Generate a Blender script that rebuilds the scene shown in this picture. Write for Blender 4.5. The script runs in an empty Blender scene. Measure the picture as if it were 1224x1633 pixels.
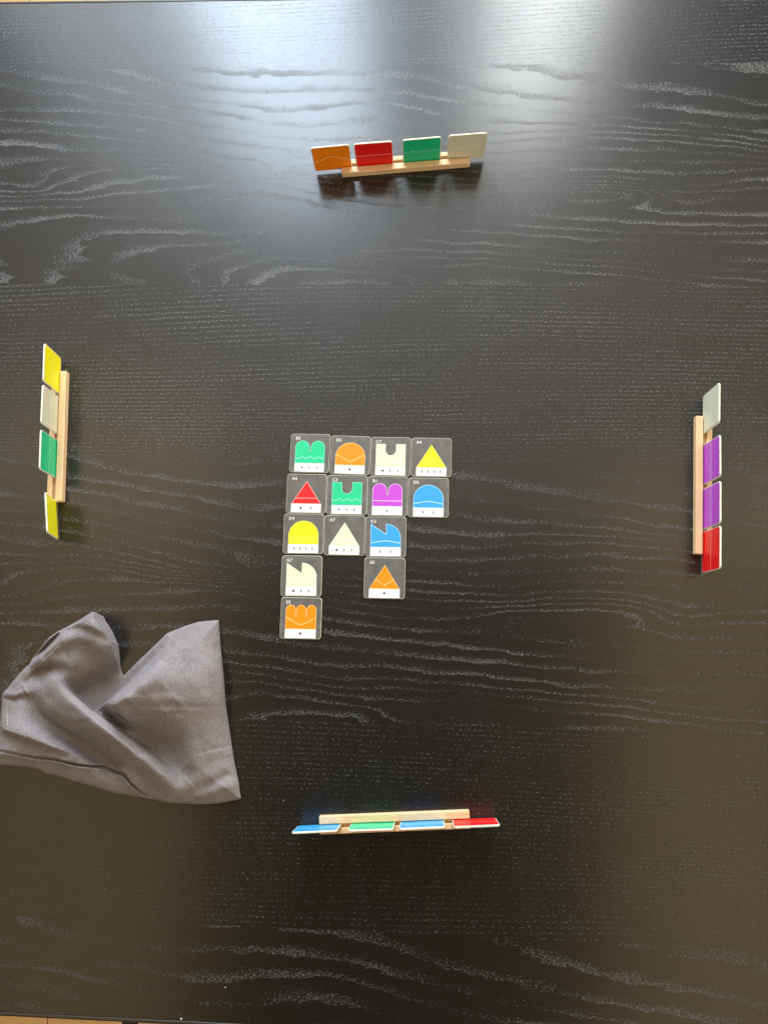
import bpy, bmesh, math, random
import numpy as np
from mathutils import Matrix, Vector

random.seed(7)
RNG = np.random.default_rng(11)
sc = bpy.context.scene
col = sc.collection

# ------------------------------------------------------------------ camera
# x right, y away from the viewer, z up; the table surface is z = 0
FPX, CX, CY, DEPTH = 1229.0, 612.0, 816.5, 0.70
_n = np.array([.044, .185, 1.]); _n /= np.linalg.norm(_n)
_z = -_n
_x = np.array([1, .0185, -(.044 + .0185 * .185)]); _x /= np.linalg.norm(_x)
_y = np.cross(_z, _x)
CM = np.array([_x, _y, _z])
CAM = CM @ np.array([0, 0, -DEPTH])

def at(px, py, z=0.0):
    """point of the horizontal plane at height z seen at a photo position (survey helper)"""
    r = CM @ np.array([(px - CX) / FPX, (py - CY) / FPX, 1.0])
    t = (z - CAM[2]) / r[2]
    return CAM + t * r

cd = bpy.data.cameras.new('camera')
cam = bpy.data.objects.new('camera', cd)
col.objects.link(cam)
m = Matrix.Identity(4)
for i in range(3):
    m[i][0] = CM[i][0]; m[i][1] = -CM[i][1]; m[i][2] = -CM[i][2]; m[i][3] = CAM[i]
cam.matrix_world = m
cd.sensor_fit = 'VERTICAL'
cd.sensor_height = 36.0
cd.sensor_width = 27.0
cd.lens = FPX / 1633.0 * 36.0
cd.clip_start = 0.01
cd.clip_end = 50
sc.camera = cam

# ------------------------------------------------------------------ light (indoors: window + lit ceiling + added fill)
w = bpy.data.worlds.new('World'); sc.world = w; w.use_nodes = True
w.node_tree.nodes['Background'].inputs[0].default_value = (1.0, 0.86, 0.66, 1)
w.node_tree.nodes['Background'].inputs[1].default_value = 0.04

def area(name, loc, target, sx, sy, power, color, spread=180):
    ld = bpy.data.lights.new(name, 'AREA'); ld.shape = 'RECTANGLE'
    ld.size = sx; ld.size_y = sy; ld.energy = power; ld.color = color
    ld.spread = math.radians(spread)
    o = bpy.data.objects.new(name, ld); col.objects.link(o)
    o.location = loc
    d = Vector(target) - Vector(loc)
    o.rotation_euler = d.to_track_quat('-Z', 'Y').to_euler()
    return o

area('window_light_left', (-0.42, 1.75, 1.12), (-0.42, 0.0, 1.12), 0.48, 2.04, 80.0, (0.72, 0.86, 1.0))
area('window_edge_fill', (-0.98, 1.75, 1.12), (-0.98, 0.0, 1.12), 0.58, 2.04, 17.0, (0.86, 0.92, 0.96))  # dim strip added to soften the left pane's edge in the reflection
area('window_light_right', (0.36, 1.75, 0.98), (0.36, 0.0, 0.98), 0.30, 1.76, 42.0, (0.96, 0.99, 1.0))
area('ceiling_light_left', (-1.03, -0.40, 1.75), (-1.03, -0.40, 0), 0.8, 2.2, 9, (1.0, 0.72, 0.34))
area('ceiling_light_right', (0.99, -0.55, 1.75), (0.99, -0.55, 0), 0.74, 2.1, 10, (1.0, 0.71, 0.33))

area('ceiling_light_centre', (0.0, 1.0, 1.85), (0.0, 1.0, 0), 3.4, 1.5, 20.0, (1.0, 0.88, 0.70))
area('room_fill_behind', (1.7, -2.2, 1.0), (0.1, 0.2, 0.0), 2.0, 1.3, 33, (1.0, 0.90, 0.76))  # unseen fill lamp, added to brighten the far rack's tile faces
area('room_fill_left', (-2.7, 0.1, 0.8), (0.0, 0.1, 0.0), 2.0, 1.2, 10, (1.0, 0.92, 0.80))  # added fill for the right rack's tile faces, no actual lamp there
area('room_fill_right', (2.7, 0.1, 0.8), (0.0, 0.1, 0.0), 2.0, 1.2, 30, (1.0, 0.92, 0.80))  # unseen lamp added as fill for the left rack's tile faces

sc.view_settings.view_transform = 'Standard'
sc.view_settings.look = 'None'
sc.view_settings.exposure = 0.0
sc.view_settings.gamma = 1.0
sc.view_settings.use_curve_mapping = False

# ------------------------------------------------------------------ helpers
def link(o, parent=None):
    col.objects.link(o)
    if parent is not None: o.parent = parent
    return o

def empty(name, M4=None, parent=None):
    o = bpy.data.objects.new(name, None); o.empty_display_size = .01
    link(o, parent)
    if M4 is not None: o.matrix_world = M4
    return o

def tag(o, label=None, cat=None, group=None, kind=None):
    if label: o['label'] = label
    if cat: o['category'] = cat
    if group: o['group'] = group
    if kind: o['kind'] = kind
    return o

def mesh_from(name, verts, faces, mat=None, smooth=False):
    me = bpy.data.meshes.new(name)
    me.from_pydata([tuple(v) for v in verts], [], faces); me.update()
    if mat: me.materials.append(mat)
    if smooth: me.polygons.foreach_set('use_smooth', [True] * len(me.polygons))
    return me

def obj(name, me, parent=None):
    return link(bpy.data.objects.new(name, me), parent)

def bm_done(bm, name, mat, smooth=False):
    me = bpy.data.meshes.new(name); bm.to_mesh(me); bm.free()
    if mat: me.materials.append(mat)
    if smooth: me.polygons.foreach_set('use_smooth', [True] * len(me.polygons))
    return me

def box_mesh(name, x0, x1, y0, y1, z0, z1, mat, bevel=0.0, seg=2):
    bm = bmesh.new()
    bmesh.ops.create_cube(bm, size=1)
    for v in bm.verts:
        v.co = Vector(((x0 + x1) / 2 + v.co.x * (x1 - x0), (y0 + y1) / 2 + v.co.y * (y1 - y0), (z0 + z1) / 2 + v.co.z * (z1 - z0)))
    if bevel:
        bmesh.ops.bevel(bm, geom=bm.edges[:], offset=bevel, segments=seg, affect='EDGES', profile=.5)
    return bm_done(bm, name, mat)

def sheet_mesh(name, polys, z, mat, thick=0.00003):
    """flat printed shapes: closed outlines (metres) filled at height z"""
    bm = bmesh.new()
    for i, p in enumerate(polys):
        vs = [bm.verts.new((x, y, z + i * 1.0e-6)) for x, y in p]
        f = bm.faces.new(vs)
        f.normal_update()
        if f.normal.z < 0: f.normal_flip()
    bmesh.ops.triangulate(bm, faces=bm.faces[:])
    return bm_done(bm, name, mat)

# ------------------------------------------------------------------ node helper
class NT:
    def __init__(s, name):
        s.m = bpy.data.materials.new(name); s.m.use_nodes = True
        s.t = s.m.node_tree; s.b = s.t.nodes['Principled BSDF']
    def node(s, typ, **kw):
        n = s.t.nodes.new(typ)
        for k, v in kw.items(): setattr(n, k, v)
        return n
    def put(s, sock, v):
        if isinstance(v, bpy.types.NodeSocket): s.t.links.new(v, sock)
        elif isinstance(v, (tuple, list)) and len(v) == 3 and sock.type == 'RGBA': sock.default_value = (*v, 1)
        else: sock.default_value = v
    def math(s, op, a, b=0.0, c=None, clamp=False):
        n = s.node('ShaderNodeMath', operation=op, use_clamp=clamp)
        s.put(n.inputs[0], a); s.put(n.inputs[1], b)
        if c is not None: s.put(n.inputs[2], c)
        return n.outputs[0]
    def smooth(s, x, lo, hi, a=0.0, b=1.0):
        n = s.node('ShaderNodeMapRange', interpolation_type='SMOOTHSTEP')
        s.put(n.inputs[0], x); s.put(n.inputs[1], lo); s.put(n.inputs[2], hi); s.put(n.inputs[3], a); s.put(n.inputs[4], b)
        return n.outputs[0]
    def mix(s, f, a, b):
        n = s.node('ShaderNodeMix', data_type='RGBA')
        s.put(n.inputs[0], f); s.put(n.inputs[6], a); s.put(n.inputs[7], b)
        return n.outputs[2]
    def coord(s, out='Object'):
        return s.node('ShaderNodeTexCoord').outputs[out]
    def mapping(s, vec, scale=(1, 1, 1), loc=(0, 0, 0), rot=(0, 0, 0)):
        n = s.node('ShaderNodeMapping')
        s.put(n.inputs[0], vec); n.inputs[1].default_value = loc; n.inputs[2].default_value = rot; n.inputs[3].default_value = scale
        return n.outputs[0]
    def noise(s, vec, scale=1.0, detail=2.0, rough=.5, dist=0.0):
        n = s.node('ShaderNodeTexNoise')
        s.put(n.inputs['Vector'], vec); n.inputs['Scale'].default_value = scale; n.inputs['Detail'].default_value = detail
        n.inputs['Roughness'].default_value = rough; n.inputs['Distortion'].default_value = dist
        return n.outputs[0]
    def voronoi(s, vec, scale=1.0, rand=1.0):
        n = s.node('ShaderNodeTexVoronoi')
        s.put(n.inputs['Vector'], vec); n.inputs['Scale'].default_value = scale; n.inputs['Randomness'].default_value = rand
        return n
    def bump(s, h, strength=1.0, dist=0.001, normal=None):
        n = s.node('ShaderNodeBump')
        n.inputs['Strength'].default_value = strength; n.inputs['Distance'].default_value = dist
        s.put(n.inputs['Height'], h)
        if normal is not None: s.put(n.inputs['Normal'], normal)
        return n.outputs[0]
    def set(s, **kw):
        for k, v in kw.items(): s.put(s.b.inputs[k.replace('_', ' ')], v)
        return s.m

# ------------------------------------------------------------------ materials
def veneer_material(name, straight):
    """black-stained ash: rows of open pores in the early wood of each growth ring"""
    N = NT(name)
    co = N.coord()
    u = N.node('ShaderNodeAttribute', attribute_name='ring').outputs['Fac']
    glint = N.node('ShaderNodeAttribute', attribute_name='pore_glint').outputs['Fac']  # per-strip pore density and paleness, standing in for window glints
    low = N.noise(N.mapping(co, (6, 30, 1)), 1, 2)
    wob = N.noise(N.mapping(co, (40, 160, 1), loc=(3, 5, 0)), 1, 2)
    uu = N.math('ADD', u, N.math('MULTIPLY', N.math('SUBTRACT', wob, .5), .55 if not straight else .5))
    f = N.math('FRACT', uu)
    if straight:
        rise = N.smooth(f, .15, .55); fall = N.smooth(f, .6, .95, 1.0, 0.0)
        dens = N.math('MULTIPLY', rise, fall)
        pores = N.noise(N.mapping(co, (430, 1350, 1)), 1, 1.0, .5)
        dens = N.math('MULTIPLY', N.math('MULTIPLY', dens, glint), N.smooth(low, .3, .62, .5, 1.05))
        thr = N.math('SUBTRACT', .73, N.math('MULTIPLY', dens, .195))
    else:
        rise = N.smooth(f, .28, .86); fall = N.smooth(f, .90, .985, 1.0, 0.0)
        dens = N.math('MULTIPLY', rise, fall)
        dens = N.math('MULTIPLY', N.math('MULTIPLY', dens, glint), N.smooth(low, .28, .66, .4, 1.15))
        pores = N.noise(N.mapping(co, (400, 1800, 1)), 1, 1.5, .55)
        thr = N.math('SUBTRACT', .74, N.math('MULTIPLY', dens, .25))
    mask = N.math('DIVIDE', N.math('SUBTRACT', pores, thr), .07, clamp=True)
    # a few crumbs of dust lying in the finish
    vo = N.voronoi(N.mapping(co, (1, 1, 1)), 26.0)
    sp = N.node('ShaderNodeSeparateColor'); N.put(sp.inputs[0], vo.outputs['Color'])
    keep = N.math('GREATER_THAN', sp.outputs[0], .86)
    dust = N.math('MULTIPLY', keep, N.math('LESS_THAN', vo.outputs['Distance'], N.math('MULTIPLY', sp.outputs[1], .022)))
    base = N.mix(N.noise(N.mapping(co, (30, 400, 1)), 1, 3), (.0022, .0018, .0015), (.0048, .0041, .0033))
    c = N.mix(mask, base, N.mix(glint, (.030, .029, .026), (.066, .063, .058)) if straight else N.mix(glint, (.035, .033, .030), (.080, .077, .071)))  # pale pore colour carries painted window glint, scaled per strip
    c = N.mix(dust, c, (.55, .53, .5))
    smear = N.noise(N.mapping(co, (9, 5, 1), rot=(0, 0, .6)), 1, 3, .5, .4)
    rough = N.math('ADD', N.smooth(smear, .3, .75, .20, .24), N.math('MULTIPLY', mask, .25))
    fine = N.noise(N.mapping(co, (700, 1500, 1)), 1, 1.0)
    h = N.math('SUBTRACT', N.math('MULTIPLY', fine, .12), mask)
    nrm = N.bump(h, .6, .0006)
    return N.set(Base_Color=c, Roughness=rough, Normal=nrm, Coat_Weight=.42, Coat_Roughness=.48, Specular_IOR_Level=.42)

MAT_FLAME = veneer_material('black_ash_flame', False)
MAT_STRAIGHT = veneer_material('black_ash_straight', True)

N = NT('black_ash_edge')
MAT_EDGE = N.set(Base_Color=N.mix(N.noise(N.mapping(N.coord(), (40, 40, 600)), 1, 3), (.010, .009, .008), (.03, .027, .023)), Roughness=.3)

def wood_material(name, c1, c2, c3, scale=1.0, rough=.5):
    N = NT(name); co = N.coord()
    g = N.noise(N.mapping(co, (25 * scale, 420 * scale, 420 * scale)), 1, 4, .6, .4)
    big = N.noise(N.mapping(co, (10 * scale, 60 * scale, 60 * scale)), 1, 2)
    fl = N.noise(N.mapping(co, (260 * scale, 1500 * scale, 900 * scale)), 1, 1)
    c = N.mix(N.smooth(g, .3, .7), c1, c2)
    c = N.mix(N.math('MULTIPLY', N.smooth(big, .4, .7), .5), c, c3)
    c = N.mix(N.math('MULTIPLY', N.smooth(fl, .62, .7), .45), c, tuple(x * .55 for x in c3))
    return N.set(Base_Color=c, Roughness=rough, Normal=N.bump(g, .15, .0003))

MAT_BEECH = wood_material('pale_beech', (.74, .53, .30), (.66, .44, .23), (.60, .37, .18), 1.0, .45)
MAT_OAK = wood_material('honey_oak', (.80, .52, .22), (.72, .43, .16), (.62, .34, .12), .12, .4)
MAT_GAP = NT('floor_gap').set(Base_Color=(.02, .015, .01), Roughness=.8)

def card_material(name, c, rough=.38, var=.10, bump=.12):
    N = NT(name); co = N.coord()
    n1 = N.noise(N.mapping(co, (260, 260, 260)), 1, 4, .6)
    k = N.smooth(n1, .3, .7)
    cc = N.mix(k, tuple(x * (1 - var) for x in c), tuple(min(1, x * (1 + var * .6)) for x in c))
    g = N.noise(N.mapping(co, (1500, 1500, 1500)), 1, 2)
    return N.set(Base_Color=cc, Roughness=rough, Normal=N.bump(g, bump, .0001))

CARD = card_material('cream_board_core', (.70, .66, .56), .7, .12, .3)
def grey_face():
    N = NT('dark_grey_print'); co = N.coord()
    ob = N.node('ShaderNodeObjectInfo').outputs['Random']
    vec = N.node('ShaderNodeVectorMath', operation='ADD')
    N.put(vec.inputs[0], co)
    cmb = N.node('ShaderNodeCombineXYZ'); N.put(cmb.inputs[0], ob); N.put(cmb.inputs[1], N.math('MULTIPLY', ob, 3.7))
    N.put(vec.inputs[1], cmb.outputs[0])
    n1 = N.noise(N.mapping(vec.outputs[0], (120, 120, 1)), 1, 5, .65)
    c = N.mix(N.smooth(n1, .3, .72), (.082, .079, .074), (.125, .120, .113))
    g = N.noise(N.mapping(vec.outputs[0], (1300, 1300, 1)), 1, 2)
    return N.set(Base_Color=c, Roughness=N.smooth(n1, .3, .7, .42, .55), Normal=N.bump(g, .2, .0001))
GREY = grey_face()
RIM = card_material('worn_grey_rim', (.20, .195, .185), .5, .3)
WHITE = card_material('white_print', (.82, .82, .80), .45, .03)
INK = card_material('dark_ink', (.03, .03, .03), .5, .1)
TEXTM = card_material('white_lettering', (.74, .74, .72), .45, .03)

HUES = {
    'green': ((.004, .50, .225), (.25, .80, .55)),
    'orange': ((.92, .235, .0005), (.95, .58, .22)),
    'cream': ((.64, .63, .47), (.78, .77, .64)),
    'yellow': ((.90, .84, .002), (.92, .88, .16)),
    'red': ((.80, .006, .008), (.93, .48, .42)),
    'purple': ((.46, .060, .55), (.80, .56, .84)),
    'blue': ((.030, .31, .68), (.46, .74, .92)),
}
HM = {k: (card_material(k + '_print', a, .36, .05), card_material('pale_' + k + '_line', b, .4, .03)) for k, (a, b) in HUES.items()}

# ------------------------------------------------------------------ floor
FZ = -0.745
fl = tag(obj('floor', box_mesh('floor', -2.2, 2.2, -2.2, 2.6, FZ - .05, FZ - .006, MAT_GAP)), kind='structure')
px0 = at(100, 1633, FZ)[0]
gap0, gap1 = at(194, 1632, FZ)[0], at(219, 1632, FZ)[0]
edges = [gap0 - .130 * k for k in range(0, 9)][::-1]
for a, b in zip(edges[:-1], edges[1:]):
    obj('plank', box_mesh('plank', a + .001, b - .001, -2.2, 2.6, FZ - .006, FZ, MAT_OAK, .001, 1), fl)
edges = [gap1 + .130 * k for k in range(0, 12)]
for a, b in zip(edges[:-1], edges[1:]):
    obj('plank', box_mesh('plank', a + .001, b - .001, -2.2, 2.6, FZ - .006, FZ, MAT_OAK, .001, 1), fl)

# ------------------------------------------------------------------ table
TX0, TX1, TY0, TY1 = -0.86, 0.88, -0.4296, 0.5438
table = tag(empty('dining_table'), 'black stained wooden table with streaky ash grain under the whole game', 'table')
core = obj('tabletop_core', box_mesh('tabletop_core', TX0 + .004, TX1 - .004, TY0 + .004, TY1 - .004, -.030, -.0008, MAT_EDGE), table)
obj('edge_strip', box_mesh('edge_strip', TX0, TX1, TY1 - .0035, TY1, -.030, .0000, MAT_EDGE, .0012, 3), table)
obj('edge_strip', box_mesh('edge_strip', TX0, TX1, TY0, TY0 + .0035, -.030, .0000, MAT_EDGE, .0012, 3), table)
obj('edge_strip', box_mesh('edge_strip', TX0, TX0 + .0035, TY0 + .0036, TY1 - .0036, -.030, .0000, MAT_EDGE, .0012, 3), table)
obj('edge_strip', box_mesh('edge_strip', TX1 - .0035, TX1, TY0 + .0036, TY1 - .0036, -.030, .0000, MAT_EDGE, .0012, 3), table)
for sx in (TX0 + .04, TX1 - .11):
    for sy in (TY0 + .04, TY1 - .11):
        obj('leg', box_mesh('leg', sx, sx + .07, sy, sy + .07, FZ + .0005, -.0305, MAT_EDGE, .003, 2), table)
for y0 in (TY0 + .06, TY1 - .08):
    obj('apron', box_mesh('apron', TX0 + .112, TX1 - .112, y0, y0 + .02, -.11, -.0305, MAT_EDGE, .002, 1), table)

# growth-ring field of the flame-cut leaf, from surveyed ring lines (level, points)
def zl(pts, ox): return [(ox + x / 2.0, 60 + y / 2.0) for x, y in pts]
RINGS = [
    (1, zl([(250, 93), (400, 120), (460, 138), (560, 160), (660, 170), (760, 180), (900, 182), (1000, 178)], 0)),
    (2, zl([(100, 130), (220, 148), (330, 165), (400, 182), (520, 190), (620, 205), (720, 215), (860, 240)], 0)),
    (3, zl([(0, 160), (60, 175), (190, 185), (330, 210), (460, 218), (560, 235), (680, 250), (800, 270), (940, 290)], 0)),
    (4, zl([(0, 240), (150, 240), (300, 243), (420, 255), (540, 275), (700, 295), (850, 320)], 0)),
    (5, zl([(0, 265), (100, 272), (200, 282), (300, 290), (400, 297), (520, 315), (640, 330), (760, 345), (900, 365)], 0)),
    (6, zl([(0, 305), (180, 310), (280, 318), (380, 330), (500, 345), (640, 370), (800, 395)], 0)),
    (7, zl([(0, 345), (120, 352), (200, 365), (300, 370), (380, 362), (500, 372), (600, 390), (720, 410), (900, 428)], 0)),
    (8, zl([(0, 420), (80, 405), (150, 393), (230, 392), (320, 395), (400, 387), (520, 395), (700, 418)], 0)),
    (9, zl([(110, 480), (160, 445), (200, 420), (260, 410), (320, 407), (400, 400), (540, 408), (700, 427)], 0)),
    (10, zl([(100, 495), (180, 478), (250, 455), (330, 430), (420, 420), (540, 420), (700, 434), (900, 440)], 0)),
    (11, zl([(0, 508), (120, 506), (240, 500), (330, 480), (420, 465), (520, 456), (600, 452), (760, 449), (900, 451)], 0)),
    (12, zl([(0, 525), (120, 520), (240, 518), (380, 502), (540, 490), (700, 480), (900, 476)], 0)),
    (13, zl([(0, 560), (150, 550), (270, 545), (400, 542), (520, 540), (640, 530), (760, 520), (900, 520)], 0)),
    (14, zl([(0, 625), (60, 605), (130, 588), (200, 575), (280, 575), (360, 580), (520, 585), (640, 583), (800, 583), (960, 592)], 0)),
    (15, zl([(270, 690), (285, 655), (340, 635), (440, 625), (560, 628), (720, 632), (860, 632), (1000, 640), (1200, 655)], 0)),
    (16, zl([(365, 735), (390, 712), (450, 695), (560, 672), (760, 655), (900, 662), (1050, 676), (1200, 688), (390, 752), (450, 768), (560, 788)], 0)),
    (17, zl([(620, 750), (640, 735), (680, 715), (760, 692), (880, 680), (980, 690), (1100, 704), (1224, 712), (660, 785)], 0)),
    (18, zl([(730, 775), (760, 745), (830, 720), (960, 708), (1100, 722), (1224, 728), (735, 795)], 0)),
    (19, zl([(840, 790), (900, 752), (1010, 745), (1120, 752), (1224, 755)], 0)),
    (14.85, zl([(165, 780), (185, 750), (215, 722), (258, 702)], 0)),
    (14.25, zl([(60, 650), (60, 690), (90, 740), (130, 690), (110, 780), (150, 640)], 0)),
    (13.9, zl([(0, 690), (8, 740), (10, 780)], 0)),
    (15.2, zl([(310, 760), (290, 790), (320, 715)], 0)),
    (-2, zl([(960, 92), (1050, 100), (1120, 125), (1224, 120)], 612)),
    (-1, zl([(250, 95), (380, 100), (500, 122), (640, 148), (760, 165), (900, 177), (1020, 190), (1150, 213), (1224, 225)], 612)),
    (0, zl([(100, 135), (200, 160), (330, 180), (450, 195), (600, 210), (740, 220), (900, 230), (1050, 250), (1224, 262)], 612)),
    (1, zl([(0, 180), (150, 200), (260, 215), (400, 232), (550, 245), (700, 258), (860, 275), (1000, 284), (1150, 300), (1224, 310)], 612)),
    (2, zl([(0, 215), (120, 240), (260, 265), (450, 280), (640, 284), (800, 290), (1000, 305), (1224, 335)], 612)),
    (3, zl([(340, 312), (500, 305), (640, 303), (800, 308), (950, 317), (1100, 333), (1224, 350)], 612)),
    (4, zl([(360, 340), (500, 328), (700, 324), (900, 332), (1100, 350), (1224, 368)], 612)),
    (5, zl([(340, 375), (560, 370), (800, 368), (1000, 375), (1224, 388)], 612)),
    (6, zl([(330, 408), (450, 405), (560, 400), (700, 397), (840, 398), (1000, 405), (1224, 405)], 612)),
    (7, zl([(400, 440), (500, 430), (620, 425), (740, 428), (860, 434), (1000, 440), (1100, 432), (1224, 422)], 612)),
    (8, zl([(460, 462), (600, 450), (700, 449), (800, 458), (860, 472), (905, 494), (960, 494), (1060, 478), (1140, 465), (1224, 458)], 612)),
    (9, zl([(440, 478), (560, 466), (680, 465), (780, 474), (840, 488), (870, 505), (930, 515), (1060, 500), (1224, 485)], 612)),
    (11, zl([(440, 502), (560, 530), (700, 545), (850, 560), (1000, 568), (1224, 575)], 612)),
    (12, zl([(300, 555), (420, 565), (560, 580), (700, 590), (900, 600), (1100, 604), (1224, 604)], 612)),
    (13, zl([(120, 580), (330, 595), (480, 610), (640, 620), (800, 628), (1000, 632), (1224, 630)], 612)),
    (14, zl([(0, 608), (200, 618), (400, 628), (560, 640), (620, 648), (760, 650), (900, 648), (1050, 655), (1224, 660)], 612)),
    (15, zl([(0, 650), (200, 660), (420, 672), (600, 690), (760, 695), (900, 702), (1100, 715), (1224, 720)], 612)),
    (16, zl([(0, 685), (200, 688), (400, 697), (560, 707), (700, 714), (850, 730), (1000, 742), (1224, 752)], 612)),
    (17, zl([(0, 712), (150, 706), (300, 708), (500, 722), (650, 732), (800, 742), (950, 760), (1100, 772)], 612)),
    (18, zl([(0, 745), (100, 735), (300, 727), (480, 742), (640, 755), (800, 768), (950, 783), (1030, 795)], 612)),
    (18.7, zl([(100, 780), (300, 770), (500, 790)], 612)),
]
ctrl, lev = [], []
for l, pts in RINGS:
    for p in pts:
        q = at(*p); ctrl.append((q[0], q[1])); lev.append(l)
ctrl = np.array(ctrl) * 10; lev = np.array(lev, float)
def tps(r2): return np.where(r2 > 1e-12, .5 * r2 * np.log(np.maximum(r2, 1e-12)), 0)
nC = len(ctrl)
def kern(a, b):
    d = a[:, None, :] - b[None, :, :]
    return tps((d * np.array([.45, 1.0])) .__pow__(2).sum(-1))
Am = np.zeros((nC + 3, nC + 3))
Am[:nC, :nC] = kern(ctrl, ctrl) + 2e-4 * np.eye(nC)
Am[:nC, nC] = 1; Am[:nC, nC + 1:] = ctrl; Am[nC:, :nC] = Am[:nC, nC:].T
Wc = np.linalg.solve(Am, np.concatenate([lev, np.zeros(3)]))
eye_c = at(612 + 350, 60 + 250)
EYE = 0.0
def ring_flame(x, y, eye=1.0):
    out = np.empty(len(x))
    xx = np.clip(x, -.47, .50)
    for s in range(0, len(x), 4000):
        p = np.stack([xx[s:s + 4000], y[s:s + 4000]], 1) * 10
        out[s:s + 4000] = kern(p, ctrl) @ Wc[:nC] + Wc[nC] + p @ Wc[nC + 1:]
    out += eye * EYE * np.exp(-((x - eye_c[0]) / .085) ** 2 - ((y - eye_c[1]) / .0095) ** 2)
    out += (x - xx) * 9.0
    return out
EYE = 12.25 - float(ring_flame(np.array([eye_c[0]]), np.array([eye_c[1]]))[0])
def ring_straight(x, y, k):
    return -(y - .02 * x) / .0043 + 1.2 * np.sin(x * 3.1 + k) + .7 * np.sin(x * 7.7 + y * 21 + 2 * k) + 1.4 * np.sin(y * 23 + k)

def veneer(y0, y1, mat, glint_level, fn):
    nx, ny = 300, max(8, int((y1 - y0) / .004))
    xs = np.linspace(TX0 + .0038, TX1 - .0038, nx); ys = np.linspace(y0 + .00004, y1 - .00004, ny)
    gx, gy = np.meshgrid(xs, ys); x = gx.ravel(); y = gy.ravel()
    idx = np.arange(nx * ny).reshape(ny, nx)
    quads = np.stack([idx[:-1, :-1], idx[:-1, 1:], idx[1:, 1:], idx[1:, :-1]], -1).reshape(-1, 4)
    me = mesh_from('veneer_strip', np.stack([x, y, np.zeros_like(x)], 1), quads.tolist(), mat)
    a = me.attributes.new('ring', 'FLOAT', 'POINT')
    a.data.foreach_set('value', fn(x, y).astype(np.float32))
    b = me.attributes.new('pore_glint', 'FLOAT', 'POINT')  # strength of the glint painted into this strip's pores
    b.data.foreach_set('value', np.full(len(x), glint_level, np.float32))
    return obj('veneer_strip', me, table)

SEAM = [TY1 - .0037, .4615, .2218, .0485, -.1858, -.3525, TY0 + .0037]
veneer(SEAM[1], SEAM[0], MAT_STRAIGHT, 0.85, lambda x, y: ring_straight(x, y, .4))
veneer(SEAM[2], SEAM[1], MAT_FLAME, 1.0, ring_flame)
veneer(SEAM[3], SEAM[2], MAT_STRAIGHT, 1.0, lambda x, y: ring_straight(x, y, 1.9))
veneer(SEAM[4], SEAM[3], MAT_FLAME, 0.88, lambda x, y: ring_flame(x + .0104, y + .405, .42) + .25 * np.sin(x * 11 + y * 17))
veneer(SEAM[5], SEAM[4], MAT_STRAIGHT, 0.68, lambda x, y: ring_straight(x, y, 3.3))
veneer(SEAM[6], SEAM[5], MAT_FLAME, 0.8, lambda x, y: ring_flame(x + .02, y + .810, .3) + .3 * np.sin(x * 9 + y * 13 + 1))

# ------------------------------------------------------------------ tiles
TS = 0.0365
TH = 0.0016
U = TS / 36.0        # drawing unit: the printed layout is drawn on a 36 x 36 square

def rrect(hw, hh, r, n=5):
    p = []
    for cx, cy, a0 in ((hw - r, hh - r, 0), (-hw + r, hh - r, 90), (-hw + r, -hh + r, 180), (hw - r, -hh + r, 270)):
        for k in range(n + 1):
            a = math.radians(a0 + 90 * k / n); p.append((cx + r * math.cos(a), cy + r * math.sin(a)))
    return p

def tile_body_mesh():
    bm = bmesh.new()
    rings = [(0.0, .00035), (.00035, 0.0), (TH - .00034, 0.0), (TH - .0001, .0001), (TH, .00034)]
    prev = None; loops = []
    for z, ins in rings:
        p = rrect(TS / 2 - ins, TS / 2 - ins, .0027 - ins * .6)
        loops.append([bm.verts.new((x, y, z)) for x, y in p])
    for a, b in zip(loops[:-1], loops[1:]):
        for i in range(len(a)):
            j = (i + 1) % len(a); bm.faces.new((a[i], a[j], b[j], b[i]))
    bm.faces.new(loops[-1]); bm.faces.new(loops[0][::-1])
    me = bm_done(bm, 'tile_body', CARD)
    return me
BODY = tile_body_mesh()
FACE = sheet_mesh('dark_face', [rrect(TS / 2 - .00028, TS / 2 - .00028, .0026)], TH + .00004, GREY)
RIMF = None
def under_face():
    me = sheet_mesh('dark_face', [rrect(TS / 2 - .00045, TS / 2 - .00045, .0025)], -.00004, GREY)
    me.flip_normals(); return me
UNDER = under_face()
COLFACE = {k: sheet_mesh('coloured_face', [rrect(TS / 2 - .0006, TS / 2 - .0006, .0024)], TH + .00004, HM[k][0]) for k in HM}

def offset_poly(p, d):
    n = len(p); out = []
    area2 = sum(p[i][0] * p[(i + 1) % n][1] - p[(i + 1) % n][0] * p[i][1] for i in range(n))
    sg = 1 if area2 > 0 else -1
    for i in range(n):
        a, b, c = Vector(p[i - 1]), Vector(p[i]), Vector(p[(i + 1) % n])
        e1 = (b - a).normalized(); e2 = (c - b).normalized()
        n1 = Vector((-e1.y, e1.x)) * sg; n2 = Vector((-e2.y, e2.x)) * sg
        h = (n1 + n2)
        if h.length < 1e-6: h = n1
        h.normalize(); k = 1 / max(.35, h.dot(n1))
        q = b + h * d * k; out.append((q.x, q.y))
    return out

def arc(cx, cy, rx, ry, a0, a1, n=14):
    return [(cx + rx * math.cos(math.radians(a0 + (a1 - a0) * k / n)), cy + ry * math.sin(math.radians(a0 + (a1 - a0) * k / n))) for k in range(n + 1)]

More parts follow.
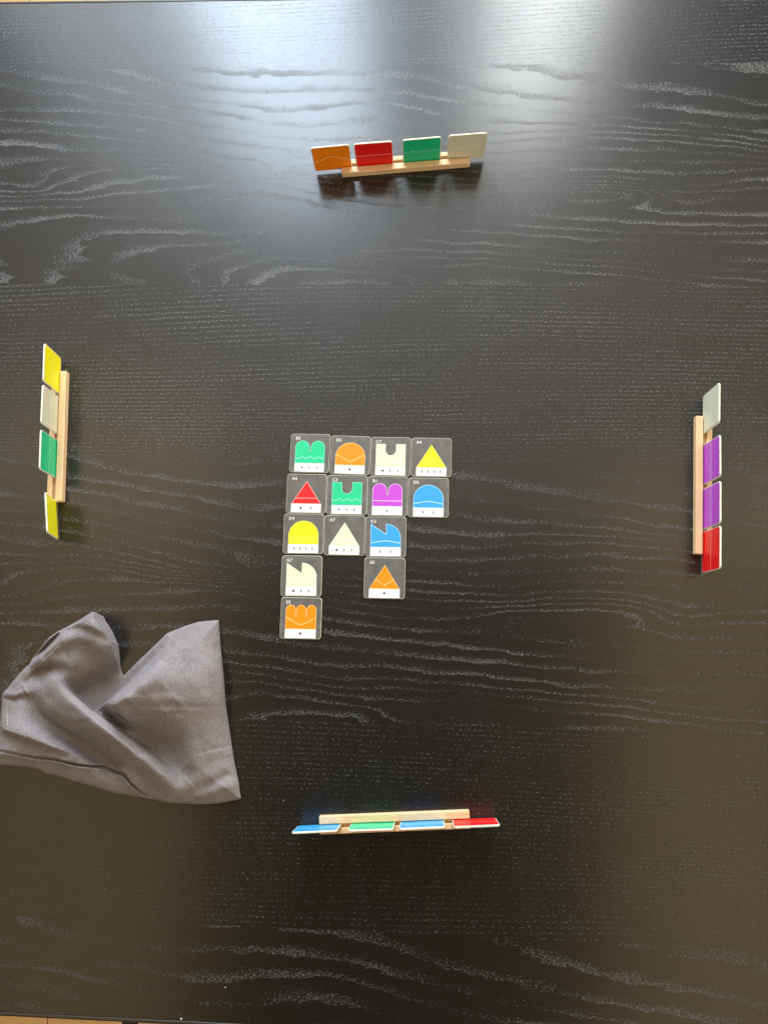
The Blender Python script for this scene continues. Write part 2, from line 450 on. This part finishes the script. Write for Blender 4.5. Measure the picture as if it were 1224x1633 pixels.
YB, YT, XW = -9.6, 11.6, 13.4
SHAPES = {
    'A': [(-XW, YB), (XW, YB), (0, YT)],
    'B': [(-XW, YB), (XW, YB)] + arc(7.0, 5.2, 6.4, 6.4, 0, 180) + [(.6, 2.6), (0, 1.5), (-.6, 2.6)] + arc(-7.0, 5.2, 6.4, 6.4, 0, 180),
    'C': [(-XW, YB), (XW, YB), (XW, YT), (4.7, YT)] + arc(0, 6.0, 4.7, 4.9, 0, -180) + [(-4.7, YT), (-XW, YT)],
    'D': [(-XW, YB), (XW, YB)] + arc(0, -1.6, XW, 13.2, 0, 180, 24),
    'E': [(-XW, YB), (XW, YB)] + arc(9.1, 7.3, 4.3, 4.3, 0, 180, 10) + [(4.75, 2.2), (4.55, 1.2), (4.35, 2.2)] + arc(0, 7.3, 4.3, 4.3, 0, 180, 10) + [(-4.35, 2.2), (-4.55, 1.2), (-4.75, 2.2)] + arc(-9.1, 7.3, 4.3, 4.3, 0, 180, 10),
    'G': [(-XW, YB), (XW, YB)] + arc(.2, -1.0, XW - .2, 12.6, 0, 90, 16) + [(.2, 2.4), (-XW, YT)],
}
SHAPE_WORD = {'A': 'triangle', 'B': 'double arch', 'C': 'notched square', 'D': 'dome', 'E': 'three fingered', 'G': 'saw tooth'}

def half_width(code, y):
    if code == 'A': return XW * (YT - y) / (YT - YB)
    return XW

def ribbon(pts, wd):
    L, R = [], []
    for i, p in enumerate(pts):
        a = Vector(pts[max(0, i - 1)]); b = Vector(pts[min(len(pts) - 1, i + 1)])
        t = (b - a).normalized(); nn = Vector((-t.y, t.x)) * wd / 2
        L.append((p[0] + nn.x, p[1] + nn.y)); R.append((p[0] - nn.x, p[1] - nn.y))
    return [[R[i], R[i + 1], L[i + 1], L[i]] for i in range(len(pts) - 1)]

def pattern(hue, code, wd=.62, full=False):
    """the line that goes with each colour"""
    hw = 17.3 if full else None
    def W(y): return hw if full else half_width(code, y) - .35
    yc = .0 if full else -4.4
    P = []
    if hue == 'green':
        n = 40; amp = 1.05
        w_ = W(yc); P = [(-w_ + 2 * w_ * k / n, yc + amp * math.sin(k / n * 2 * math.pi * 3.5 + 2.6)) for k in range(n + 1)]
        return ribbon(P, wd)
    if hue == 'blue':
        n = 30; w_ = W(yc)
        P = [(-w_ + 2 * w_ * k / n, yc - .9 + 1.9 * math.exp(-((k / n - .5) / .2) ** 2) - .35 * math.cos((k / n - .5) * 12)) for k in range(n + 1)]
        return ribbon(P, wd)
    if hue == 'purple': return ribbon([(-W(yc), yc), (W(yc), yc)], wd)
    if hue == 'red':
        w_ = W(yc); n = 19 if full else 9; s = .72
        return [arc(-w_ + 2 * w_ * (k + .5) / n, yc, s * .75, s * .75, 0, 324, 9) for k in range(n)]
    if hue == 'orange':
        if full: return ribbon([(-17.2, -4.2), (0, 3.6), (17.2, -4.2)], wd)
        if code == 'A': return ribbon([(-8.0, -1.3), (0, -6.3), (8.0, -1.3)], wd)
        return ribbon([(-XW + .3, .7), (0, -6.4), (XW - .3, .7)], wd)
    if hue == 'cream':
        if full: return ribbon([(-17.2, -3.6), (17.2, 3.6)], wd) + ribbon([(-17.2, 3.0), (17.2, -3.0)], wd)
        w1, w2 = W(-2.2), W(-7.4)
        return ribbon([(-w1, -2.2), (w2 * .98, -7.4)], wd) + ribbon([(w1, -2.2), (-w2 * .98, -7.4)], wd)
    if hue == 'yellow':
        if full: return ribbon([(-17.2, -2.0), (17.2, -2.0)], wd * .6) + ribbon([(-17.2, 1.4), (17.2, 1.4)], wd * .6)
        out = []
        for y in (-2.6, -4.6, -6.6): out += ribbon([(-W(y), y), (W(y), y)], wd * .55)
        return out
    return []

def sc_(polys): return [[(x * U, y * U) for x, y in p] for p in polys]

_text_cache = {}
def text_mesh(s):
    cu = bpy.data.curves.new('code_text', 'FONT'); cu.body = s; cu.size = 3.8 * U; cu.space_character = 1.12
    cu.resolution_u = 3; cu.fill_mode = 'FRONT'; cu.offset = .05 * U
    o = bpy.data.objects.new('code_text', cu); col.objects.link(o)
    dg = bpy.context.evaluated_depsgraph_get(); dg.update()
    me = bpy.data.meshes.new_from_object(o.evaluated_get(dg))
    bpy.data.objects.remove(o); bpy.data.curves.remove(cu)
    me.name = 'code_text'; me.materials.clear(); me.materials.append(TEXTM)
    return me

def mark_meshes():
    bar = [(0, 1.5), (-.56, .65), (-.46, -1.2), (0, -1.5), (.46, -1.2), (.56, .65)]
    dot = []
    for k in range(16):
        a = 2 * math.pi * k / 16; r = 1.2 if k % 2 == 0 else 1.06
        dot.append((r * math.cos(a), r * math.sin(a)))
    return sheet_mesh('mark', sc_([bar]), 0, INK), sheet_mesh('mark', sc_([dot]), 0, INK)
BAR, DOT = mark_meshes()

def flat_tile(code, x, y, ang, hue, label):
    M4 = Matrix.Translation((x, y, .00006)) @ Matrix.Rotation(math.radians(ang), 4, 'Z')
    t = empty('game_tile', M4)
    tag(t, label, 'game tile', 'tiles laid out in the middle of the table')
    obj('board', BODY, t); obj('dark_face', FACE, t)
    sh = SHAPES[code[0]]
    zb = TH + .00008
    obj('emblem_border', sheet_mesh('emblem_border', sc_([sh]), zb, HM[hue][1]), t)
    e = obj('emblem', sheet_mesh('emblem', sc_([offset_poly(sh, .36)]), zb + .00004, HM[hue][0]), t)
    obj('pattern_line', sheet_mesh('pattern_line', sc_(pattern(hue, code[0])), zb + .00008, HM[hue][1]), e)
    b = obj('white_band', sheet_mesh('white_band', sc_([[(-XW - .1, -17.35), (XW + .1, -17.35), (XW + .1, YB - .02), (-XW - .1, YB - .02)]]), zb + .00002, WHITE), t)
    num = int(code[1])
    marks = ['dot'] * (num // 5) + ['bar'] * (num % 5)
    sp = {1: 0, 2: 9.2, 3: 6.7, 4: 5.5}[len(marks)]
    for k, mk in enumerate(marks):
        o = obj('mark', DOT if mk == 'dot' else BAR, b)
        o.location = ((k - (len(marks) - 1) / 2) * sp * U, -13.3 * U, zb + .00006)
    tx = obj('code_text', text_mesh(code), t); tx.location = (-13.6 * U, 12.5 * U, zb)
    tx['label'] = 'white code ' + code
    return t

FLAT = [('B3', -.0697, .0537, -.4, 'green', 'dark grey tile coded B3 with green double arch, top left of layout'),
        ('D5', -.0323, .0524, -.9, 'orange', 'dark grey tile coded D5 with orange dome and V line'),
        ('C7', .0048, .0516, -.3, 'cream', 'dark grey tile coded C7 with cream notched square'),
        ('A4', .0421, .0515, -.1, 'yellow', 'dark grey tile coded A4 with yellow triangle'),
        ('A6', -.0712, .0156, .2, 'red', 'dark grey tile coded A6 with red triangle and dotted line'),
        ('C3', -.0341, .0149, .2, 'green', 'dark grey tile coded C3 with green notched square'),
        ('B1', .0028, .0145, 0., 'purple', 'dark grey tile coded B1 with purple double arch'),
        ('D2', .0400, .0138, .1, 'blue', 'dark grey tile coded D2 with blue dome'),
        ('D4', -.0722, -.0216, .7, 'yellow', 'dark grey tile coded D4 with yellow dome'),
        ('A7', -.0350, -.0223, .4, 'cream', 'dark grey tile coded A7 with cream triangle'),
        ('G2', .0022, -.0229, .5, 'blue', 'dark grey tile coded G2 with blue saw tooth and curve'),
        ('G7', -.0723, -.0599, .7, 'cream', 'dark grey tile coded G7 with cream saw tooth and curve'),
        ('A5', .0022, -.0602, .2, 'orange', 'dark grey tile coded A5 with orange triangle'),
        ('E5', -.0711, -.0975, .3, 'orange', 'dark grey tile coded E5 with orange three fingered shape')]
for a in FLAT: flat_tile(*a)

# ------------------------------------------------------------------ racks with standing tiles
RL, RH = .126, .0072
def rack_mesh():
    prof = [(0, 0), (.0143, 0), (.0143, RH), (.0096, RH), (.0096, .0030), (.0064, .0030), (.0064, RH), (0, RH)]
    bm = bmesh.new()
    a = [bm.verts.new((-RL / 2, y, z)) for y, z in prof]; b = [bm.verts.new((RL / 2, y, z)) for y, z in prof]
    for i in range(len(prof)):
        j = (i + 1) % len(prof); bm.faces.new((a[i], a[j], b[j], b[i]))
    bm.faces.new(a[::-1]); bm.faces.new(b)
    bmesh.ops.recalc_face_normals(bm, faces=bm.faces[:])
    sel = [e for e in bm.edges if all(v.co.z > RH - 1e-5 or True for v in e.verts) and not all(abs(v.co.z - .003) < 1e-6 for v in e.verts)]
    bmesh.ops.bevel(bm, geom=sel, offset=.0006, segments=3, affect='EDGES', profile=.5)
    me = bm_done(bm, 'tile_rack', MAT_BEECH)
    return me
RACK = rack_mesh()
LINES = {h: sheet_mesh('pattern_line', sc_(pattern(h, 'D', .85, True)), TH + .00008, HM[h][1]) for h in HM}

def rack(cx, cy, ang, label, tiles):
    M4 = Matrix.Translation((cx, cy, .00006)) @ Matrix.Rotation(math.radians(ang), 4, 'Z')
    r = obj('tile_rack', RACK); r.matrix_world = M4
    tag(r, label, 'tile rack', 'wooden racks facing the four sides')
    for hue, x, lean, yaw, dy, lab in tiles:
        T = M4 @ Matrix.Translation((x, .0080 + dy, .0033)) @ Matrix.Rotation(math.radians(yaw), 4, 'Z') @ Matrix.Rotation(math.radians(90 - lean), 4, 'X') @ Matrix.Translation((0, TS / 2, -TH / 2))
        t = empty('game_tile', T)
        tag(t, lab, 'game tile', 'tiles standing on the racks')
        obj('board', BODY, t)
        f = obj('coloured_face', COLFACE[hue], t)
        obj('pattern_line', LINES[hue], f)
        obj('dark_face', UNDER, t)

rack(.0126, .3411, 5.0, 'pale wooden rack near the bright far edge holding orange red green cream tiles', [
    ('orange', -.0708, -1.6, .6, 0, 'orange standing tile with a chevron line'),
    ('red', -.0300, -1.4, -.4, 0, 'dark red standing tile with dotted line, beside the orange one'),
    ('green', .0160, -1.2, .3, 0, 'green standing tile between red and cream tiles on far rack'),
    ('cream', .0592, -.4, -.5, 0, 'cream standing tile with crossed lines beside green, far rack right end')])
rack(-.2999, .0663, 93.9, 'pale wooden rack along the left edge holding two yellow, cream and green tiles', [
    ('yellow', .0593, -3.0, .4, 0, 'yellow standing tile at the far end of the left rack'),
    ('cream', .0198, -2.8, -.3, 0, 'cream standing tile between yellow and green on left rack'),
    ('green', -.0224, -3.0, .3, 0, 'green standing tile on the left rack beside the cream one'),
    ('yellow', -.0801, -12.0, 5.0, -.0018, 'yellow tile tilted askew off the near end of left rack')])
rack(.2767, .0296, -92.9, 'pale wooden rack along the right edge holding cream, two purple and red tiles', [
    ('cream', -.0649, .8, -.6, 0, 'cream standing tile at the far end of the right rack'),
    ('purple', -.0180, 2.0, .3, 0, 'purple standing tile next to the cream one on right rack'),
    ('purple', .0225, 2.2, -.2, 0, 'purple standing tile next to the red one on right rack'),
    ('red', .0609, 2.2, -.4, 0, 'bright red standing tile at the near end of right rack')])
rack(.0155, -.2580, -175.8, 'pale wooden rack at the near side holding blue green blue red tiles', [
    ('blue', .0629, -4.2, .3, 0, 'blue standing tile at the left end of the near rack'),
    ('green', .0179, -3.8, -.4, 0, 'green standing tile between two blue ones on near rack'),
    ('blue', -.0232, -3.5, .2, 0, 'blue standing tile between green and red on near rack'),
    ('red', -.0665, -3.2, .2, 0, 'red standing tile at the right end of the near rack')])

# ------------------------------------------------------------------ cloth bag
N = NT('charcoal_cotton'); co = N.coord()
w1 = N.node('ShaderNodeTexWave', wave_type='BANDS', bands_direction='X'); N.put(w1.inputs[0], N.mapping(co, (1, 1, 1), rot=(0, 0, .12))); w1.inputs['Scale'].default_value = 420
w2 = N.node('ShaderNodeTexWave', wave_type='BANDS', bands_direction='Y'); N.put(w2.inputs[0], N.mapping(co, (1, 1, 1), rot=(0, 0, .12))); w2.inputs['Scale'].default_value = 420
wv = N.math('ADD', w1.outputs[1], w2.outputs[1])
n1 = N.noise(N.mapping(co, (55, 55, 55)), 1, 5, .65)
n2 = N.noise(N.mapping(co, (900, 900, 900)), 1, 2)
cc = N.mix(N.smooth(n1, .3, .7), (.160, .141, .147), (.200, .178, .183))
cc = N.mix(N.smooth(n2, .42, .68), cc, (.255, .232, .232))
lint = N.voronoi(N.mapping(co, (1, 1, 1)), 170.0)
sp = N.node('ShaderNodeSeparateColor'); N.put(sp.inputs[0], lint.outputs['Color'])
lm = N.math('MULTIPLY', N.math('GREATER_THAN', sp.outputs[0], .93), N.math('LESS_THAN', lint.outputs['Distance'], .09))
cc = N.mix(lm, cc, (.42, .40, .36))
MAT_BAG = N.set(Base_Color=cc, Roughness=.95, Sheen_Weight=.03, Sheen_Roughness=.45, Specular_IOR_Level=.12,
                Normal=N.bump(N.math('ADD', N.math('MULTIPLY', wv, .3), N.math('ADD', N.math('MULTIPLY', n2, .6), N.math('MULTIPLY', n1, 1.2))), .5, .0006))
MAT_THREAD = card_material('pale_thread', (.38, .35, .32), .8, .2)

OUT = np.array([(4, 1107), (12, 1098), (24, 1083), (38, 1067), (47, 1059), (52, 1050), (64, 1034.6), (78, 1017), (92, 1007), (110, 998), (127, 988.6), (146, 976), (150.5, 975.5),
    (154.7, 985.7), (166.5, 1003), (179, 1023), (186, 1046), (194, 1070), (197, 1078), (225, 1050), (246, 1030), (266, 1010), (278, 1005), (297.5, 997.4), (317, 991.5), (349, 988.6),
    (350.4, 1009), (352.4, 1034.6), (357, 1080), (360, 1123), (368, 1176), (373, 1211), (380, 1244), (384.3, 1273.6), (376, 1275.6), (346.5, 1281.5), (317, 1283),
    (293.6, 1281.5), (264, 1279.5), (248.6, 1275.6), (209.4, 1268.7), (180, 1264), (147, 1254), (117.5, 1246), (98, 1239), (72.5, 1233.5), (62.7, 1226.6), (39, 1222.7), (0, 1219.5),
    (-14, 1218), (-13, 1195), (-9, 1165), (0, 1156), (1, 1140)], float)

def seg_dist(P, poly, closed=False):
    """distance to a polyline, position along it 0..1 and signed side (positive: right-hand of travel in photo axes)"""
    pts = np.array(poly, float)
    if closed: pts = np.vstack([pts, pts[:1]])
    best = np.full(len(P), 1e9); tt = np.zeros(len(P)); sd = np.zeros(len(P))
    seg = np.linalg.norm(np.diff(pts, axis=0), axis=1); cum = np.concatenate([[0], np.cumsum(seg)])
    near = np.zeros((len(P), 2))
    for i in range(len(seg)):
        a, b = pts[i], pts[i + 1]; d = b - a
        t = np.clip(((P - a) @ d) / (d @ d), 0, 1)
        q = a + t[:, None] * d; r = P - q; dist = np.hypot(r[:, 0], r[:, 1])
        cr = d[0] * (P[:, 1] - a[1]) - d[1] * (P[:, 0] - a[0])
        k = dist < best - 1e-9
        best[k] = dist[k]; tt[k] = (cum[i] + t[k] * seg[i]) / cum[-1]; sd[k] = np.sign(cr[k]); near[k] = q[k]
    return best, tt, sd, near

def inside(P, poly):
    x, y = P[:, 0], P[:, 1]; c = np.zeros(len(P), bool); n = len(poly); j = n - 1
    for i in range(n):
        xi, yi = poly[i]; xj, yj = poly[j]
        k = ((yi > y) != (yj > y)) & (x < (xj - xi) * (y - yi) / (yj - yi + 1e-12) + xi)
        c ^= k; j = i
    return c

def prof(t, vals):
    return np.interp(t, np.linspace(0, 1, len(vals)), vals)

def fold(P, poly, amp, w_right, w_left, soft=False):
    """ridge (amp > 0) or trough along a line, with its own softness on either side"""
    d, t, s, _ = seg_dist(P, poly)
    p0, p1 = np.array(poly[0], float), np.array(poly[-1], float)
    if len(poly) < 10: t = np.clip((P - p0) @ (p1 - p0) / ((p1 - p0) @ (p1 - p0)), 0, 1)
    A = prof(t, amp); wr = prof(t, w_right); wl = prof(t, w_left)
    wdt = np.where(s >= 0, wr, wl)
    g = A * np.exp(-(d / wdt) ** 2)
    if soft:      # the raised side rolls over before it reaches its crest
        k = np.clip((9 - np.minimum(wr, wl)) / 6.5, 0, 1) * .42
        hi = np.where(wr > wl, s >= 0, s < 0)
        g = np.where(hi, g * (1 - k * np.exp(-(d / 8.0) ** 2)), g * (1 - k))
    return g

_g = RNG.random((64, 64))
def vnoise(P, s):
    q = P / s; i = np.floor(q).astype(int); f = q - i; f = f * f * (3 - 2 * f)
    g = lambda a, b: _g[(i[:, 0] + a) % 64, (i[:, 1] + b) % 64]
    return (g(0, 0) * (1 - f[:, 0]) + g(1, 0) * f[:, 0]) * (1 - f[:, 1]) + (g(0, 1) * (1 - f[:, 0]) + g(1, 1) * f[:, 0]) * f[:, 1] - .5

SEAM_LINE = [(-10, 1196), (20, 1201), (55, 1208), (84, 1210.5), (125, 1220), (149, 1222.7), (166, 1222.7), (188, 1233), (198, 1235), (209, 1250), (229, 1267), (248, 1275)]
HEM = [(44, 1061), (56, 1052), (70, 1042), (80, 1033), (90, 1022), (98, 1011), (112, 1000), (130, 991), (148, 979)]
def bag_height(P):
    d = seg_dist(P, OUT, True)[0]
    h = 2.0 + 17.0 * (1 - np.exp(-(d / 22.0)))
    # rolled fold running down across the bag
    h += fold(P, [(78, 1072), (86, 1078), (100, 1091), (117, 1107), (148, 1133), (190, 1166), (215, 1187), (240, 1212), (262, 1238), (274, 1256)],
              [0, 12, 22, 30, 31, 24, 15, 4], [40, 42, 42, 40, 36, 30, 22, 16], [9, 3, 2.0, 2.0, 2.2, 6, 13, 16], True)
    # edge of the right panel lying over the left one (both pass under the roll)
    dr, _, sr, _ = seg_dist(P, [(40, 1042), (78, 1072), (117, 1107), (148, 1133), (190, 1166), (215, 1187), (240, 1212), (274, 1256)])
    under = np.clip(.5 - sr * dr / 3.0, 0, 1)
    soft_under = np.clip(.5 - sr * dr / 30.0, 0, 1)
    kk = np.clip((P[:, 0] - 170) / 60, 0, 1)
    under = under * (1 - kk) + soft_under * kk
    h += under * fold(P, [(150, 1133), (176, 1115), (203, 1095), (232, 1068), (256, 1049), (266, 1036), (267, 1022)],
              [3, 33, 38, 33, 24, 9, 1.5], [40, 55, 60, 60, 55, 40, 20], [1.6, 1.6, 1.6, 2, 3, 6, 10], True)
    # raised side of the left panel
    h += fold(P, [(150, 977), (166, 1003), (180, 1025), (190, 1055), (198, 1083)], [13, 18, 18, 12, 4], [36] * 5, [36] * 5)
    h += under * fold(P, [(146, 1136), (176, 1115), (203, 1095), (232, 1068), (256, 1049)], [-22, -26, -24, -12, -3], [1.2] * 5, [42] * 5)
    h += under * fold(P, [(96, 1088), (117, 1107), (148, 1133)], [-4, -8, -12], [1.2] * 3, [30] * 3)
    # troughs
    h += fold(P, [(50, 1118), (64, 1140), (98, 1165), (125, 1180), (157, 1201), (182, 1221)], [-8.0, -17, -26, -31, -30, -17], [18] * 6, [11] * 6)
    h += fold(P, [(8, 1162), (45, 1176), (82, 1189), (112, 1197), (140, 1212)], [9, 11, 10, 7, 2], [7, 7, 7, 8, 9], [20, 20, 18, 14, 12])
    h += fold(P, [(45, 1088), (62, 1074), (80, 1066), (98, 1066)], [-6, -12, -12, -5], [12] * 4, [10] * 4)
    h += fold(P, [(80, 1052), (100, 1040), (128, 1030)], [-5, -8, -2.5], [16] * 3, [12] * 3)
    h += fold(P, [(108, 1004), (128, 1002), (150, 1010), (172, 1021)], [-3.5, -5.5, -5.5, -2], [10] * 4, [6] * 4)
    h += fold(P, [(10, 1114), (22, 1117), (34, 1112), (46, 1111)], [-2, -3, -2.6, -.8], [4.5] * 4, [4.0] * 4)
    h += fold(P, [(12, 1106), (26, 1108), (40, 1103)], [1.4, 1.8, .6], [5] * 3, [5] * 3)
    h += fold(P, [(118, 1157), (138, 1150), (146, 1148)], [-1.0, -1.3, -.3], [7] * 3, [3.5] * 3)
    # right panel: standing crease, flat creases, trough at the foot of the roll
    h += under * fold(P, [(181, 1124), (188, 1145), (197, 1170)], [4, 6, 0], [5.0] * 3, [24] * 3)
    h += under * fold(P, [(164, 1134), (176, 1145), (190, 1161)], [-14, -26, -16], [9] * 3, [12] * 3)
    h += fold(P, [(212, 1160), (245, 1188), (272, 1212), (288, 1230)], [-18, -27, -28, -10], [17, 18, 18, 16], [30, 34, 30, 20])
    h += fold(P, [(180, 1126), (230, 1127), (290, 1127), (348, 1128)], [0, -1.6, -.9, -.2], [3.5] * 4, [7] * 4)
    h += fold(P, [(205, 1145), (250, 1142), (290, 1138)], [-.7, -.9, -.3], [3] * 3, [5] * 3)
    h += fold(P, [(315, 1202), (345, 1194), (374, 1187)], [-.5, -.9, -.6], [3] * 3, [6] * 3)
    h += fold(P, [(228, 1108), (262, 1100), (290, 1106)], [-1.4, -2.0, -.8], [9] * 3, [14] * 3)
    h += fold(P, [(308, 1263), (335, 1249), (362, 1237)], [-1.6, -2.8, -2.2], [9] * 3, [7] * 3)
    h += fold(P, [(320, 1272), (350, 1258), (376, 1252)], [1.2, 1.6, .6], [6] * 3, [8] * 3)
    h += fold(P, [(345, 1032), (352, 1040)], [-1.3, -1.3], [7] * 2, [7] * 2)
    h += fold(P, [(224, 1080), (236, 1060), (252, 1040), (262, 1026)], [-.5, -2.5, -3.8, -1.5], [4] * 4, [7] * 4)
    h += 14.0 * np.exp(-((P[:, 0] - 312) / 60) ** 2 - ((P[:, 1] - 1095) / 62) ** 2)
    # side seam and the band under it
    h += fold(P, SEAM_LINE, [1.8, 2.0, 2.2, 2.4, 2.6, 3.2, 3.2, 2, 1], [7] * 9, [12] * 9)
    h += fold(P, SEAM_LINE, [-3, -3.4, -5, -6.2, -7, -8, -8, -6, -3], [1.8] * 9, [1.6] * 9)
    for k, (x, y, a) in enumerate([(70, 1216, .9), (92, 1222, 1.4), (112, 1226, -1.0), (135, 1231, 1.2), (160, 1236, -1.8), (172, 1242, 1.0), (186, 1246, -2.0), (48, 1214, .7), (200, 1258, .8)]):
        h += fold(P, [(x + 9, y - 8), (x - 5, y + 12)], [a, a * .2], [5, 5], [4, 4])
    # open mouth: front hem over the back lip
    h += fold(P, HEM, [6, 16, 17, 17, 17, 17, 15], [44] * 7, [1.8] * 7)
    h += fold(P, [(48, 1058), (52, 1050), (64, 1035.5), (78, 1018.5), (92, 1009), (110, 1000)], [2, 4, 6, 6, 5, 2], [2.0] * 6, [2.4] * 6)
    h += fold(P, [(51, 1055), (66, 1040), (80, 1026), (93, 1013)], [-5, -10, -10, -5], [3.2] * 4, [3.2] * 4)
    # stitched hem step
    h += vnoise(P, 26) * 1.5 + vnoise(P + 31, 11) * .75 + vnoise(P @ np.array([[.8, .6], [-.6, .8]]) + 400, 5) * .12
    dd = np.clip(d / 3.0, 0, 1)
    h = 1.0 + 3.5 * np.logaddexp(0, (h - 1.0) / 3.5)
    return h * (.62 + .38 * dd)

ST = 1.05
gx = np.arange(-18, 390, ST); gy = np.arange(970, 1290, ST)
GX, GY = np.meshgrid(gx, gy); P = np.stack([GX.ravel(), GY.ravel()], 1)
ins = inside(P, OUT).reshape(GX.shape)
cell = (ins[:-1, :-1].astype(int) + ins[:-1, 1:] + ins[1:, 1:] + ins[1:, :-1]) >= 3
nr, nc = GX.shape; idx = np.arange(nr * nc).reshape(nr, nc)
quads = np.stack([idx[:-1, :-1], idx[1:, :-1], idx[1:, 1:], idx[:-1, 1:]], -1)[cell]
ecount = {}
for q in quads:
    for a, b in zip(q, np.roll(q, -1)):
        k = (min(a, b), max(a, b)); ecount[k] = ecount.get(k, 0) + 1
bnd = [(q_a, q_b) for q in quads for q_a, q_b in zip(q, np.roll(q, -1)) if ecount[(min(q_a, q_b), max(q_a, q_b))] == 1]
bv = sorted({a for e in bnd for a in e})
P2 = P.copy()
P2[bv] = seg_dist(P[bv], OUT, True)[3]
used = sorted(set(quads.ravel().tolist())); remap = {v: i for i, v in enumerate(used)}
PU = P2[used]; H = bag_height(PU)
def at_many(P, z):
    r = np.stack([(P[:, 0] - CX) / FPX, (P[:, 1] - CY) / FPX, np.ones(len(P))], 1) @ CM.T
    t = (z - CAM[2]) / r[:, 2]
    return CAM + t[:, None] * r
V = at_many(PU, H / 1000.0)
verts = V.tolist(); faces = [[remap[v] for v in q] for q in quads.tolist()]
cen = V.mean(0)
low = {}
for b in bv:
    v = V[remap[b]]; dirv = cen - v; dirv[2] = 0; dirv /= np.linalg.norm(dirv)
    low[b] = len(verts); q = v + dirv * min(.0025, v[2] * .3); verts.append((q[0], q[1], .00025))
for a, b in bnd: faces.append([remap[b], remap[a], low[a], low[b]])
BAGORG = Vector((float(cen[0]), float(cen[1]), 0))
verts = [(v[0] - BAGORG.x, v[1] - BAGORG.y, v[2]) for v in verts]
bag = empty('cloth_bag', Matrix.Translation(BAGORG))
tag(bag, 'crumpled charcoal grey cotton drawstring bag lying folded at lower left', 'cloth bag')
body = obj('bag_cloth', mesh_from('bag_cloth', verts, faces, MAT_BAG, True), bag)

def stitches(lines, pitch, length, wd):
    bm = bmesh.new()
    for poly in lines:
        pts = np.array(poly, float); seg = np.linalg.norm(np.diff(pts, axis=0), axis=1); cum = np.concatenate([[0], np.cumsum(seg)])
        s = 0.0
        while s < cum[-1] - length:
            e = []
            for q in (s, s + length):
                e.append((np.interp(q, cum, pts[:, 0]), np.interp(q, cum, pts[:, 1])))
            e = np.array(e); hh = bag_height(e)
            A, B = (Vector(p) - BAGORG for p in at_many(e, (hh + .25) / 1000))
            t = (B - A).normalized(); sdv = t.cross(Vector((0, 0, 1))).normalized() * wd
            up = Vector((0, 0, .00025))
            vs = [bm.verts.new(p) for p in (A - sdv, A + sdv, B + sdv, B - sdv, A + up, B + up)]
            bm.faces.new((vs[0], vs[4], vs[5], vs[3])); bm.faces.new((vs[4], vs[1], vs[2], vs[5]))
            bm.faces.new((vs[0], vs[1], vs[4])); bm.faces.new((vs[2], vs[3], vs[5]))
            s += pitch * random.uniform(.85, 1.25)
    return bm_done(bm, 'hem_stitching', MAT_THREAD)
st = obj('hem_stitching', stitches([[(12, 1122), (11, 1135), (12, 1148), (13, 1160)], [(100, 1022), (112, 1010), (128, 1001), (142, 992), (155, 988)], [(52, 1068), (66, 1056), (80, 1044), (94, 1030)]], 5.2, 3.2, .00034), body)
st['kind'] = 'stuff'
